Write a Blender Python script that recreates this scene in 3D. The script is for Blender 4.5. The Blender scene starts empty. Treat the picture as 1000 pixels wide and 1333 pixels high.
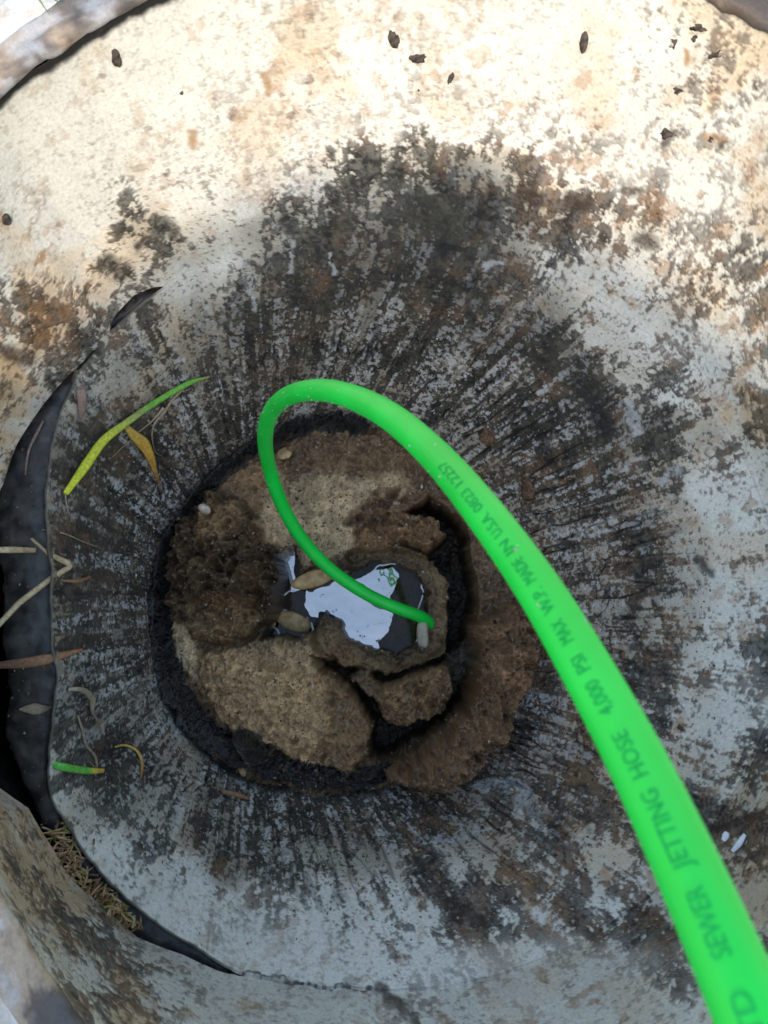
import bpy, bmesh, math, random
import numpy as np
from mathutils import Vector
from mathutils.bvhtree import BVHTree

random.seed(7)
rng = np.random.default_rng(11)
scene = bpy.context.scene
col = scene.collection

# ------------------------------------------------------------------ camera, sky, sun, exposure
CAM_Z = 1.05
TILT = math.radians(7.54)
F = 1007.0
cam_d = bpy.data.cameras.new('camera')
cam_d.sensor_fit = 'AUTO'; cam_d.sensor_width = 36.0
cam_d.lens = F / 1333.0 * 36.0
cam_d.clip_start = 0.01; cam_d.clip_end = 100
cam_d.dof.use_dof = True
cam_d.dof.focus_distance = 0.80
cam_d.dof.aperture_fstop = 19
cam = bpy.data.objects.new('camera', cam_d); col.objects.link(cam)
cam.location = (0, 0, CAM_Z); cam.rotation_euler = (TILT, 0, 0)
scene.camera = cam

SUN_EL = math.radians(46.0)
SUN_AZ = math.radians(-93.0)          # direction (in plan) towards the sun
world = bpy.data.worlds.new('World'); scene.world = world; world.use_nodes = True
nt = world.node_tree
bg = nt.nodes['Background']
sky = nt.nodes.new('ShaderNodeTexSky'); sky.sky_type = 'NISHITA'; sky.sun_disc = False
sky.sun_elevation = SUN_EL
sky.sun_rotation = math.pi / 2 - SUN_AZ
sky.air_density = 2.0; sky.dust_density = 2.3; sky.ozone_density = 1.6
nt.links.new(sky.outputs[0], bg.inputs[0]); bg.inputs[1].default_value = 0.15
sd = bpy.data.lights.new('sun', 'SUN'); sd.energy = 2.0; sd.angle = math.radians(2.0); sd.color = (0.62, 0.525, 0.405)
sun = bpy.data.objects.new('sun', sd); col.objects.link(sun)
dv = Vector((math.cos(SUN_AZ) * math.cos(SUN_EL), math.sin(SUN_AZ) * math.cos(SUN_EL), math.sin(SUN_EL)))
sun.rotation_euler = dv.to_track_quat('Z', 'Y').to_euler()
sun.location = dv * 5
scene.view_settings.view_transform = 'Standard'; scene.view_settings.look = 'None'
scene.view_settings.exposure = 1.18; scene.view_settings.gamma = 1.0
scene.cycles.max_bounces = 10; scene.cycles.diffuse_bounces = 8; scene.cycles.transparent_max_bounces = 8

# ------------------------------------------------------------------ measuring helpers (survey of the photograph)
ct, st = math.cos(TILT), math.sin(TILT)
def ray(px, py):
    x = (px - 500) / F; y = (666.5 - py) / F
    return np.array([x, y * ct + st, y * st - ct])
def bp(px, py, z):
    r = ray(px, py); return np.array([0, 0, CAM_Z]) + r * ((z - CAM_Z) / r[2])
def at_depth(px, py, d):
    return np.array([0, 0, CAM_Z]) + ray(px, py) * d
def project(P):
    x = P[..., 0]; y = P[..., 1]; z = P[..., 2] - CAM_Z
    yc = y * ct + z * st; zc = -y * st + z * ct
    return 500 + F * x / -zc, 666.5 - F * yc / -zc

# ------------------------------------------------------------------ noise
TAB = rng.random((64, 64, 64)).astype(np.float32)
def vnoise(P):
    Pf = np.floor(P); f = (P - Pf).astype(np.float32); i = Pf.astype(np.int64) & 63
    f = f * f * f * (f * (f * 6 - 15) + 10)
    x0, y0, z0 = i[..., 0], i[..., 1], i[..., 2]; x1, y1, z1 = (x0 + 1) & 63, (y0 + 1) & 63, (z0 + 1) & 63
    fx, fy, fz = f[..., 0], f[..., 1], f[..., 2]
    a = TAB[x0, y0, z0] * (1 - fx) + TAB[x1, y0, z0] * fx
    b = TAB[x0, y1, z0] * (1 - fx) + TAB[x1, y1, z0] * fx
    c = TAB[x0, y0, z1] * (1 - fx) + TAB[x1, y0, z1] * fx
    d = TAB[x0, y1, z1] * (1 - fx) + TAB[x1, y1, z1] * fx
    a = a * (1 - fy) + b * fy; c = c * (1 - fy) + d * fy
    return a * (1 - fz) + c * fz
ROT = np.array([[0.36, 0.48, -0.8], [-0.8, 0.6, 0.0], [0.48, 0.64, 0.6]])
def fbm(P, freq, octv=5, pers=0.55, off=0.0):
    Q = (P + off) * freq
    s = 0; amp = 1; tot = 0
    for _ in range(octv):
        s = s + amp * vnoise(Q); tot += amp
        amp *= pers; Q = Q @ ROT.T * 2.03 + 17.3
    return s / tot
def rank(n):
    """noise -> roughly uniform 0..1, so that thresholds are coverages"""
    n = (n - n.mean()) / (n.std() + 1e-9)
    return 1 / (1 + np.exp(-1.7 * n))
def sstep(a, b, x):
    t = np.clip((x - a) / (b - a), 0, 1); return t * t * (3 - 2 * t)
def lerp(a, b, t):
    t = np.asarray(t)[..., None]; return a * (1 - t) + b * t
def idw(px, py, pts, soft=30.0, p=2.0):
    pts = np.array(pts, dtype=np.float32)
    num = np.zeros(px.shape + (pts.shape[1] - 2,), np.float32); den = np.zeros(px.shape, np.float32)
    px = px.astype(np.float32); py = py.astype(np.float32)
    for q in pts:
        w = 1.0 / (((px - q[0]) ** 2 + (py - q[1]) ** 2 + soft * soft) ** p) * 1e9
        num += w[..., None] * q[2:]; den += w
    return num / den[..., None]

# ------------------------------------------------------------------ object helpers
def tag(o, label=None, cat=None, group=None, kind=None):
    if label: o['label'] = label
    if cat: o['category'] = cat
    if group: o['group'] = group
    if kind: o['kind'] = kind
    return o
def empty(name, loc):
    o = bpy.data.objects.new(name, None); col.objects.link(o); o.location = loc; o.empty_display_size = .02
    return o
def parent_keep(o, p):
    o.parent = p
    from mathutils import Matrix
    o.matrix_parent_inverse = Matrix.Translation(-Vector(p.location))
def raw_mesh(name, V, faces, mat, parent=None, colour=None, smooth=True):
    V = np.asarray(V, np.float32).reshape(-1, 3); faces = np.asarray(faces, np.int32)
    me = bpy.data.meshes.new(name)
    n, k = faces.shape
    me.vertices.add(len(V)); me.vertices.foreach_set('co', V.ravel())
    me.loops.add(n * k); me.loops.foreach_set('vertex_index', faces.ravel())
    me.polygons.add(n); me.polygons.foreach_set('loop_start', np.arange(n, dtype=np.int32) * k)
    me.polygons.foreach_set('use_smooth', np.full(n, smooth))
    me.update(calc_edges=True); me.validate()
    if colour is not None:
        a = me.color_attributes.new('albedo', 'FLOAT_COLOR', 'POINT')
        a.data.foreach_set('color', np.asarray(colour, np.float32).ravel())
    me.materials.append(mat)
    o = bpy.data.objects.new(name, me); col.objects.link(o)
    if parent: parent_keep(o, parent)
    return o
def grid_faces(nu, nv, closed_u):
    u = np.arange(nu if closed_u else nu - 1); v = np.arange(nv - 1)
    U, W = np.meshgrid(u, v, indexing='ij'); U2 = (U + 1) % nu
    return np.stack([U * nv + W, U2 * nv + W, U2 * nv + W + 1, U * nv + W + 1], -1).reshape(-1, 4)
def tube(P, R, sides=10, closed_ends=True, squash=None):
    """tapered tube along points P with radii R -> verts, quads"""
    P = np.asarray(P, float); n = len(P); R = np.broadcast_to(np.asarray(R, float), (n,))
    T = np.gradient(P, axis=0); T /= np.linalg.norm(T, axis=1)[:, None] + 1e-12
    up = np.array([0, 0, 1.0]) if abs(T[0][2]) < .9 else np.array([1.0, 0, 0])
    N = []; nn = np.cross(T[0], up); nn /= np.linalg.norm(nn)
    for i in range(n):
        nn = nn - T[i] * np.dot(nn, T[i]); nn /= np.linalg.norm(nn); N.append(nn)
    N = np.array(N); B = np.cross(T, N)
    a = np.linspace(0, 2 * np.pi, sides, endpoint=False)
    sq = 1.0 if squash is None else squash
    V = P[:, None] + R[:, None, None] * (np.cos(a)[None, :, None] * N[:, None] + sq * np.sin(a)[None, :, None] * B[:, None])
    i = np.arange(n - 1); j = np.arange(sides); I, J = np.meshgrid(i, j, indexing='ij'); J2 = (J + 1) % sides
    Fq = np.stack([I * sides + J, I * sides + J2, (I + 1) * sides + J2, (I + 1) * sides + J], -1).reshape(-1, 4)
    return V.reshape(-1, 3), Fq, (T, N, B)
def spline(P, n):
    P = np.asarray(P, float); Q = np.vstack([2 * P[0] - P[1], P, 2 * P[-1] - P[-2]])
    out = []
    m = len(P) - 1
    for s in np.linspace(0, m - 1e-9, n):
        i = int(s); t = s - i; p0, p1, p2, p3 = Q[i:i + 4]
        out.append(.5 * ((2 * p1) + (-p0 + p2) * t + (2 * p0 - 5 * p1 + 4 * p2 - p3) * t * t + (-p0 + 3 * p1 - 3 * p2 + p3) * t ** 3))
    return np.array(out)
def resample(P, n):
    s = np.r_[0, np.cumsum(np.linalg.norm(np.diff(P, axis=0), axis=1))]
    x = np.linspace(0, s[-1], n); return np.stack([np.interp(x, s, P[:, k]) for k in range(P.shape[1])], -1)

# ------------------------------------------------------------------ materials
def mat_base(name):
    m = bpy.data.materials.new(name); m.use_nodes = True
    return m, m.node_tree, m.node_tree.nodes['Principled BSDF']
def grime_material(name, freq, bump, vary, spec=0.4, dist=0.001):
    """albedo (and, in alpha, roughness) comes from the mesh; fine grain and relief from noise"""
    m, t, b = mat_base(name)
    a = t.nodes.new('ShaderNodeAttribute'); a.attribute_name = 'albedo'
    tc = t.nodes.new('ShaderNodeTexCoord')
    n1 = t.nodes.new('ShaderNodeTexNoise'); n1.inputs['Scale'].default_value = freq; n1.inputs['Detail'].default_value = 5; n1.inputs['Roughness'].default_value = .65
    mr = t.nodes.new('ShaderNodeMapRange'); mr.inputs[1].default_value = .3; mr.inputs[2].default_value = .7
    mr.inputs[3].default_value = 1 - vary; mr.inputs[4].default_value = 1 + vary
    mx = t.nodes.new('ShaderNodeMix'); mx.data_type = 'RGBA'; mx.blend_type = 'MULTIPLY'; mx.inputs[0].default_value = 1
    t.links.new(tc.outputs['Object'], n1.inputs['Vector'])
    t.links.new(n1.outputs[0], mr.inputs[0])
    t.links.new(a.outputs['Color'], mx.inputs[6]); t.links.new(mr.outputs[0], mx.inputs[7])
    t.links.new(mx.outputs[2], b.inputs['Base Color']); t.links.new(a.outputs['Alpha'], b.inputs['Roughness'])
    bp_ = t.nodes.new('ShaderNodeBump'); bp_.inputs['Strength'].default_value = bump; bp_.inputs['Distance'].default_value = dist
    t.links.new(n1.outputs[0], bp_.inputs['Height']); t.links.new(bp_.outputs[0], b.inputs['Normal'])
    b.inputs['Specular IOR Level'].default_value = spec
    return m
def noisy(name, c1, c2, scale, rough=.7, bump=.3, dist=.002, spec=.4, detail=5):
    m, t, b = mat_base(name)
    tc = t.nodes.new('ShaderNodeTexCoord')
    n = t.nodes.new('ShaderNodeTexNoise'); n.inputs['Scale'].default_value = scale; n.inputs['Detail'].default_value = detail
    r = t.nodes.new('ShaderNodeValToRGB'); r.color_ramp.elements[0].position = .35; r.color_ramp.elements[1].position = .65
    r.color_ramp.elements[0].color = (*c1, 1); r.color_ramp.elements[1].color = (*c2, 1)
    t.links.new(tc.outputs['Object'], n.inputs['Vector']); t.links.new(n.outputs[0], r.inputs[0]); t.links.new(r.outputs[0], b.inputs['Base Color'])
    bm_ = t.nodes.new('ShaderNodeBump'); bm_.inputs['Strength'].default_value = bump; bm_.inputs['Distance'].default_value = dist
    t.links.new(n.outputs[0], bm_.inputs['Height']); t.links.new(bm_.outputs[0], b.inputs['Normal'])
    b.inputs['Roughness'].default_value = rough; b.inputs['Specular IOR Level'].default_value = spec
    return m
M_wall = grime_material('stained_plastic', 420, .35, .16, .45)
M_mud = grime_material('sewer_mud', 520, .9, .38, .6, .0018)
M_tar = noisy('black_tar', (.003, .003, .0035), (.014, .011, .009), 330, .10, 1.0, .03, .9)
M_rubber = noisy('black_rubber', (.024, .023, .024), (.085, .078, .07), 75, .42, .5, .002, .5, 8)
M_tar.node_tree.nodes['Principled BSDF'].inputs['Coat Weight'].default_value = 1; M_tar.node_tree.nodes['Principled BSDF'].inputs['Coat Roughness'].default_value = .06; M_tar.node_tree.nodes['Principled BSDF'].inputs['Coat IOR'].default_value = 1.7
M_tar.node_tree.links.new(M_tar.node_tree.nodes['Bump'].outputs[0], M_tar.node_tree.nodes['Principled BSDF'].inputs['Coat Normal'])
M_soil = noisy('dark_soil', (.006, .005, .004), (.02, .016, .012), 90, .95, .8, .006, .1)
M_hose = noisy('green_hose_plastic', (.002, .58, .05), (.004, .68, .065), 22, .40, .02, .0005, .55)
M_ink = noisy('faded_dark_print', (.003, .31, .07), (.005, .40, .085), 300, .55, 0, .0001, .2)
M_ground = noisy('dry_ground', (.30, .27, .22), (.55, .52, .47), 9, .95, .6, .01, .2)

# ------------------------------------------------------------------ the two plastic rings: survey points (photo pixels at a known height)
Z_EDGE, Z_BOT, Z_RIM, Z0 = .41, .215, .60, .17
EDGE = [(480,1288),(400,1278),(310,1266),(265,1235),(210,1200),(160,1160),(130,1130),(100,1085),(72,1040),(65,1000),(70,950),(80,880),(72,810),(72,740),(62,650),(75,570),(102,490),(140,440),(180,405),(250,355),(330,345),(450,322),(620,330),(780,400),(920,520),(1000,680),(1020,820),(980,980),(900,1110),(780,1210),(640,1270)]
OUTER = [(480,1286),(400,1279),(310,1270),(240,1240),(180,1217),(140,1178),(100,1147),(70,1100),(40,1050),(0,1022),(-30,980),(-45,900),(-45,800),(-40,720),(-10,670),(8,630),(25,580),(62,525),(94,488),(112,468),(136,442),(154,411),(177,387),(203,376),(250,360),(330,352),(450,330)]
BOT = [(470,548),(400,548),(340,575),(272,626),(216,700),(198,790),(208,870),(238,945),(300,1002),(395,1026),(500,1024),(590,990),(650,910),(675,800),(655,700),(610,620),(540,570)]
RIM = [(190,-2),(125,35),(60,78),(0,122),(-80,220),(-160,400),(-190,600),(-180,800),(-110,990),(0,1160),(110,1333),(195,1445),(350,1640),(550,1800),(760,1700),(985,1500),(1130,1270),(1200,1050),(1250,850),(1250,600),(1200,380),(1120,190),(1060,90),(1000,35),(930,0),(800,-50),(600,-90),(400,-70)]
AX0 = bp(430, 790, Z_BOT)[:2]
A_BOT = np.mean([bp(*p, Z_BOT)[:2] for p in BOT], 0)
A_TOP = np.array([.02, .03])
def z_edge(th):
    return Z_EDGE - .055 * sstep(.15, .95, -np.sin(th))     # the joint dips on the near side
def bp_edge(p, dz=0.0):
    q = bp(*p, Z_EDGE)
    for _ in range(3): q = bp(*p, float(z_edge(np.arctan2(q[1] - A_TOP[1], q[0] - A_TOP[0]))) + dz)
    return q
def polar(pts, z, A):
    W = np.array([(bp_edge(p) if z is None else bp(*p, z))[:2] for p in pts]) - A
    th = np.arctan2(W[:, 1], W[:, 0]); r = np.hypot(W[:, 0], W[:, 1]); o = np.argsort(th); return th[o], r[o]
def rad(th, pol):
    return np.interp(th, pol[0], pol[1], period=2 * np.pi)
P_EDGE, P_OUT, P_BOT, P_RIM = polar(EDGE, None, A_TOP), polar(OUTER, None, A_TOP), polar(BOT, Z_BOT, A_BOT), polar(RIM, Z_RIM, A_TOP)
def smooth_periodic(y, k):
    for _ in range(k): y = .25 * np.roll(y, 1) + .5 * y + .25 * np.roll(y, -1)
    return y
def edge_r(th):
    return smooth_periodic(rad(th, P_EDGE), 6) + .006 * (fbm(np.stack([np.cos(th), np.sin(th), th * 0], -1), 14, 4, off=2) - .5)
def r_out(th):
    """lower edge of the riser: its own gap line on the left, tucked just inside the basin edge elsewhere"""
    e = edge_r(th); g = rad(th, P_OUT)
    d = np.abs(((th - math.pi) + math.pi) % (2 * math.pi) - math.pi)
    w = 1 - sstep(1.45, 1.62, d)
    return (e + .0014) * (1 - w) + np.maximum(g, e + .0014) * w

# ------------------------------------------------------------------ stain survey: px, py, cover, brown, chalk, tan
S = [
(50,150,.05,.3,0,.15),(200,90,.05,.3,0,.2),(350,110,.08,.4,0,.25),(500,60,.10,.4,0,.15),(620,60,.06,.4,0,.1),(760,50,.06,.4,0,.1),(880,80,.3,.5,0,.2),(960,90,.28,.3,0,.3),
(60,230,.05,.3,0,.12),(200,180,.07,.3,0,.15),(350,170,.05,.5,0,.1),(500,150,.1,.4,0,.2),(600,140,.14,.6,0,.2),(700,130,.16,.6,0,.2),(800,150,.13,.6,0,.2),(900,180,.25,.6,0,.3),(980,200,.2,.6,0,.2),
(100,300,.08,.4,0,.15),(230,250,.22,.4,0,.1),(335,235,.18,.2,0,.05),(430,230,.45,.2,0,.1),(520,215,.55,.3,0,.1),(600,215,.84,.2,0,0),(660,225,.68,.3,0,.1),(740,265,.62,.6,0,.2),(800,230,.2,.5,0,.1),(900,260,.2,.7,0,.2),(960,240,.22,.7,0,.3),
(20,330,.07,.4,0,.15),(130,345,.5,.3,0,.2),(210,300,.66,.2,0,.1),(280,310,.48,.2,0,0),(360,290,.68,.1,0,0),(440,290,.8,.1,0,0),(540,290,.95,.1,0,0),(620,280,.93,.1,0,0),(680,300,.68,.4,0,.2),(750,300,.36,.6,0,.2),(830,310,.5,.6,0,.1),(900,320,.26,.7,0,.2),(980,330,.42,.8,0,.3),
(40,430,.5,.6,0,.5),(140,410,.5,.2,0,.1),(220,370,.4,.1,.2,0),(300,350,.4,.1,0,0),(340,380,.66,.1,.1,0),(400,360,.82,.1,0,0),(480,360,.9,.1,.3,0),(560,350,.95,.1,.2,0),(640,350,.86,.2,0,0),(700,355,.45,.4,0,.2),(780,360,.4,.6,0,.1),(850,370,.4,.7,0,.1),(930,380,.55,.8,0,.2),(990,380,.35,.8,0,.4),
(200,430,.5,.1,.4,.1),(270,430,.62,.1,.3,0),(340,430,.8,.1,.4,0),(420,430,.72,.1,.8,0),(500,430,.78,.1,.7,0),(580,430,.82,.1,.5,0),(650,430,.88,.1,.4,0),(720,440,.9,.1,.3,0),(790,430,.5,.5,.1,.4),(850,450,.36,.6,0,.1),(920,450,.3,.7,0,.1),(980,450,.35,.8,0,.3),
(120,520,.45,.2,.3,.1),(150,500,.42,.1,.5,.1),(220,480,.5,.1,.7,0),(280,520,.45,0,1,0),(340,470,.68,.1,1,0),(430,480,.6,.1,1,0),(520,490,.6,.1,1,0),(600,500,.62,.1,1,0),(690,490,.66,.1,1,0),(760,500,.92,.1,.4,0),(820,490,.62,.2,0,0),(870,520,.42,.5,0,.2),(940,520,.42,.7,0,.5),(990,520,.35,.8,0,.6),
(95,600,.85,.1,.5,0),(180,580,.82,.1,.6,0),(250,560,.5,0,1,0),(300,560,.6,0,1,0),(400,500,.6,0,1,0),(480,530,.5,0,1,0),(600,570,.45,.2,1,0),(660,590,.5,.2,1,0),(720,580,.88,.1,.7,0),(780,570,.94,.1,.4,0),(850,570,.85,.2,.2,0),(930,580,.72,.4,.2,.2),(990,570,.5,.6,0,.3),
(90,690,.92,.2,.4,0),(150,680,.88,.1,.7,0),(200,650,.55,0,1,0),(180,730,.6,0,1,0),(660,650,.6,.8,1,.1),(720,640,.72,.6,1,0),(790,640,.88,.2,.7,0),(860,650,.75,.4,.3,.1),(930,650,.35,.4,0,.1),(980,650,.35,.5,0,.1),
(120,760,.88,.1,.6,0),(170,780,.6,0,1,0),(700,720,.78,.7,1,.1),(760,720,.62,.5,1,0),(830,720,.82,.5,.5,.1),(900,730,.64,.4,.2,.1),(960,740,.38,.4,0,.1),
(100,830,.85,.1,.6,0),(150,830,.5,0,1,0),(180,870,.45,0,1,0),(690,810,.9,.95,1,.2),(750,800,.75,.8,1,.1),(810,810,.82,.6,.7,.1),(880,810,.74,.6,.2,.1),(950,820,.45,.5,0,.1),
(100,910,.6,.1,.4,0),(170,900,.4,0,1,0),(200,950,.35,0,1,0),(680,900,.92,1,1,.2),(740,900,.9,.9,.8,.2),(830,930,.88,.6,.4,.1),(900,900,.5,.5,0,.1),(960,900,.32,.5,0,.1),
(100,1000,.45,.1,.1,0),(160,1000,.72,.1,.6,0),(230,1020,.35,0,.8,0),(300,1025,.6,0,1,0),(600,1010,.85,.8,1,.2),(680,990,.84,.8,.7,.1),(740,980,.84,.7,.5,.1),(900,1000,.65,.6,0,.1),(970,1010,.6,.7,0,.2),
(130,1060,.5,.2,.2,0),(200,1080,.42,.1,.5,0),(280,1080,.66,.1,.8,0),(350,1070,.65,.1,1,0),(430,1060,.86,.2,1,0),(500,1070,.88,.3,.9,0),(560,1060,.84,.3,.8,0),(650,1040,.45,.4,.2,0),(640,1075,.75,.6,.4,0),(720,1060,.8,.7,.2,.1),(790,1060,.78,.7,.2,.2),(930,1070,.8,.6,0,.2),(980,1060,.8,.5,0,.2),
(170,1130,.3,.2,.1,.1),(230,1130,.3,.1,.3,0),(300,1120,.68,.2,.5,0),(370,1120,.52,.1,.4,0),(450,1120,.6,.2,.3,0),(540,1120,.55,.3,.2,.1),(620,1130,.48,.7,0,.1),(700,1120,.6,.7,0,.2),(780,1120,.62,.7,0,.2),(930,1130,.45,.6,0,.2),(980,1120,.5,.7,0,.3),
(220,1180,.10,.3,0,.05),(300,1190,.18,.3,0,.05),(380,1180,.28,.3,0,.05),(450,1190,.36,.3,0,.1),(520,1190,.3,.5,0,.1),(600,1190,.4,.8,0,.2),(680,1200,.32,.8,0,.1),(760,1200,.48,.8,0,.2),(840,1200,.48,.7,0,.2),(960,1200,.42,.7,0,.3),
(150,1280,.4,.8,0,.5),(250,1280,.25,.6,0,.2),(330,1240,.07,.3,0,.05),(420,1240,.12,.4,0,.05),(500,1260,.28,.8,0,.2),(580,1260,.15,.5,0,.1),(660,1270,.14,.5,0,.1),(740,1260,.2,.6,0,.1),(820,1270,.2,.5,0,.1),(880,1280,.36,.7,0,.2),
(200,1330,.32,.8,0,.5),(300,1320,.14,.6,0,.4),(450,1320,.12,.4,0,.15),(560,1320,.24,.9,0,.3),(700,1320,.08,.5,0,.05),(820,1320,.16,.6,0,.1),
(430,195,.12,.2,0,.1),(520,172,.10,.3,0,.1),(600,170,.15,.4,0,.1),(670,178,.2,.5,0,.1),(745,205,.25,.6,0,.1),(380,245,.25,.2,0,0),(560,205,.62,.2,0,0),(480,235,.7,.2,0,0),
(30,1050,.3,.8,0,.85),(50,1120,.35,.7,0,.7),(100,1200,.38,.6,0,.6),(180,1260,.36,.6,0,.4),(15,490,.35,.8,0,.8),(70,470,.6,.3,0,.4),(20,600,.35,.8,0,.9),(10,680,.45,.8,0,.8),(100,460,.6,.3,0,.2),
]
CREAM = np.array([.66, .63, .56]); CHALK = np.array([.56, .53, .475]); BLACK = np.array([.012, .0115, .010]); OLIVE = np.array([.036, .032, .021])
BROWN = np.array([.115, .064, .033]); DBROWN = np.array([.03, .018, .012]); TAN = np.array([.52, .35, .19]); PALE = np.array([.6, .61, .62])

PL = (.40, .40, .385); DBR = (.045, .027, .018); TN_ = (.34, .19, .08); BL_ = (.014, .013, .012)
MARKS = [([(318,335),(326,360),(332,402)],3,PL),([(378,300),(383,330),(376,352)],3,PL),([(430,330),(432,352)],3,PL),([(612,1022),(640,1018),(670,1020),(690,1032),(680,1048)],6,PL),([(556,1097),(600,1090),(650,1076)],2,PL),([(820,530),(828,562)],7,PL),([(866,622),(882,610)],7,PL),([(630,345),(652,341)],4,PL),([(300,1265),(330,1268),(400,1282),(480,1286)],2,BL_),
 ([(572,1162),(590,1180),(612,1192),(632,1206)],8,DBR),([(492,1288),(515,1302),(540,1335)],9,DBR),([(1000,1062),(940,1078),(900,1068)],10,DBR),([(738,258),(762,268)],11,DBR),([(683,257),(700,260)],11,DBR),([(818,250),(832,253)],6,DBR),([(838,308),(848,318)],11,DBR),([(878,174),(868,188)],7,DBR),([(922,180),(945,186)],6,TN_),([(938,195),(944,190)],5,BL_),
 ([(348,100),(351,118)],7,TN_),([(250,176),(255,188)],9,TN_),([(893,68),(897,80)],6,TN_),([(205,285),(225,300)],13,BL_),([(140,345),(156,352)],16,BL_),([(370,290),(382,300)],11,BL_),([(430,244),(437,250)],8,BL_),([(205,295),(180,320)],9,BL_),([(10,455),(40,470)],12,DBR),([(60,330),(45,345)],4,TN_),([(700,560),(720,600)],9,BL_),([(760,500),(790,560)],16,BL_),([(840,760),(820,800)],9,DBR),([(905,730),(925,745)],7,BL_)]
def paint(P, th, t, lower, streak):
    px, py = project(P)
    wx = (fbm(P, 14, 4, off=3.1) - .5) * 84; wy = (fbm(P, 14, 4, off=9.7) - .5) * 84
    f = idw(px + wx, py + wy, S, 16)
    D, B, G, T = f[..., 0], f[..., 1], f[..., 2], f[..., 3]
    # anisotropic coordinates: streaks run down the wall
    Q = np.stack([np.cos(th) * .3, np.sin(th) * .3, t * streak], -1)
    n1 = fbm(P, 24, 7, .62, off=1.3)
    n2 = .6 * fbm(Q, 120, 4, .6, off=5.5) + .4 * fbm(Q, 330, 3, .6, off=15.5)
    n3 = fbm(P, 190, 4, .65, off=2.2)
    kd = .24 + .17 * sstep(.1, .5, D)
    n3 = n3 * .7 + .3 * fbm(P, 420, 3, .6, off=12.) if lower else n3
    gz = sstep(.3, .9, G)
    ws = [kd * (1 - .45 * gz), (.22 + .22 * gz), .50 - .4 * kd + .32 * gz]
    zs = sum(w_ * (n_ - n_.mean()) / n_.std() for w_, n_ in zip(ws, (n1, n2, n3)))
    u = 1 / (1 + np.exp(-1.7 * zs / np.sqrt(sum(w_ * w_ for w_ in ws))))
    B = np.clip(B + .16 * sstep(620, 760, px) * sstep(560, 700, py), 0, 1); D = D + .09 * sstep(420, 300, px) * sstep(380, 480, py) * sstep(1120, 1000, py) * sstep(60, 110, px)
    D = D * (1 - .16 * sstep(660, 800, px) * sstep(300, 420, py)) + .04 * sstep(.6, 1, G) - .06 * B * sstep(.5, .8, D)
    D = np.where(D < .3, D * (.5 + 1.67 * D), D)
    wd = .10 + .16 * (1 - sstep(.1, .4, D))
    m = .5 * sstep(-.24, .24, D - u + .12 * (n3 - .5)) + .5 * sstep(-.07, wd - .03, D - u)                                        # where grime sits
    base = lerp(np.broadcast_to(CREAM, P.shape), CHALK, np.clip(G * 1.15, 0, 1))
    fl_ = .15 + .27 * (1 - np.clip(G * 1.6, 0, 1))
    film = sstep(0, .62, D - fl_ + .22 * (n1 - .5) + .2 * (n3 - .5)) * (.88 - .3 * G) * (1 - .45 * B)
    base = lerp(base, lerp(np.broadcast_to(np.array([.060, .056, .043]), P.shape), np.array([.11, .075, .048]), B) * (.4 + 1.2 * n2)[..., None], film)
    base = lerp(base, base * np.array([.88, .84, .77]), sstep(.3, .6, D))
    # faint clouding and tan staining of the plastic
    c1 = fbm(P, 30, 5, .6, off=7.0)
    base = base * (1 + .22 * (c1 - .5))[..., None]
    u2 = rank(fbm(P, 20, 6, .58, off=21.) * .7 + fbm(Q, 30, 4, .6, off=8.) * .3)
    tm = sstep(-.30, .30, T - u2) * (.5 + .45 * T)
    base = lerp(base, TAN * (0.7 + .7 * c1)[..., None], np.clip(tm, 0, 1))
    # brown halo beside the grime
    halo = sstep(-.22, .05, D - u) * (1 - m) * (.18 + .5 * B)
    base = lerp(base, np.array([.30, .2, .12]), np.clip(halo, 0, 1))
    k = fbm(P, 60, 5, .6, off=13.)
    cold = lerp(np.broadcast_to(BLACK, P.shape), OLIVE, sstep(.38, .62, k))
    warm = lerp(np.broadcast_to(DBROWN, P.shape), BROWN, sstep(.36, .62, k))
    bm = sstep(-.25, .25, B - rank(fbm(P, 33, 4, .6, off=17.)))
    gr = lerp(cold, warm, bm)
    gr = gr * (.65 + .9 * n3)[..., None]
    colr = lerp(base, gr, m * (.80 + .2 * sstep(.35, .6, n3)) * (.62 + .38 * sstep(.08, .4, D)))
    # pale scuffs scraped through the dark
    sc = sstep(.69, .76, rank(fbm(Q, 100, 4, .6, off=31.)) * .55 + rank(fbm(P, 260, 3, .6, off=3.)) * .45) * (.15 + .85 * G)
    colr = lerp(colr, np.array([.48, .47, .45]), sc * .85)
    # rust blooms and loose dark specks on the clean plastic
    ru = rank(fbm(P, 62, 5, .62, off=52.)); rz = np.clip(.25 + B, 0, 1) * (1 - G)
    colr = lerp(colr, np.array([.34, .17, .065]), sstep(.86, .96, ru) * rz * .55 * (1 - .5 * m))
    colr = lerp(colr, np.array([.05, .03, .022]), sstep(.945, .965, rank(fbm(P, 88, 4, .6, off=57.)) * .8 + ru * .2) * np.clip(.35 + 1.5 * D, 0, 1) * .9)
    # stains with a shape of their own
    mx_ = px + (fbm(P, 90, 4, .6, off=63.) - .5) * 22; my_ = py + (fbm(P, 90, 4, .6, off=69.) - .5) * 22
    for line, w_, c_ in MARKS:
        d2 = np.full(px.shape, 1e9)
        for (x0, y0), (x1, y1) in zip(line[:-1], line[1:]):
            ex, ey = x1 - x0, y1 - y0; t_ = np.clip(((mx_ - x0) * ex + (my_ - y0) * ey) / (ex * ex + ey * ey), 0, 1)
            d2 = np.minimum(d2, (mx_ - x0 - t_ * ex) ** 2 + (my_ - y0 - t_ * ey) ** 2)
        colr = lerp(colr, np.array(c_), (1 - sstep(.3 * w_, 1.3 * w_ + 1, np.sqrt(d2))) * (.35 + .9 * n3).clip(0, .9))
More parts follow.
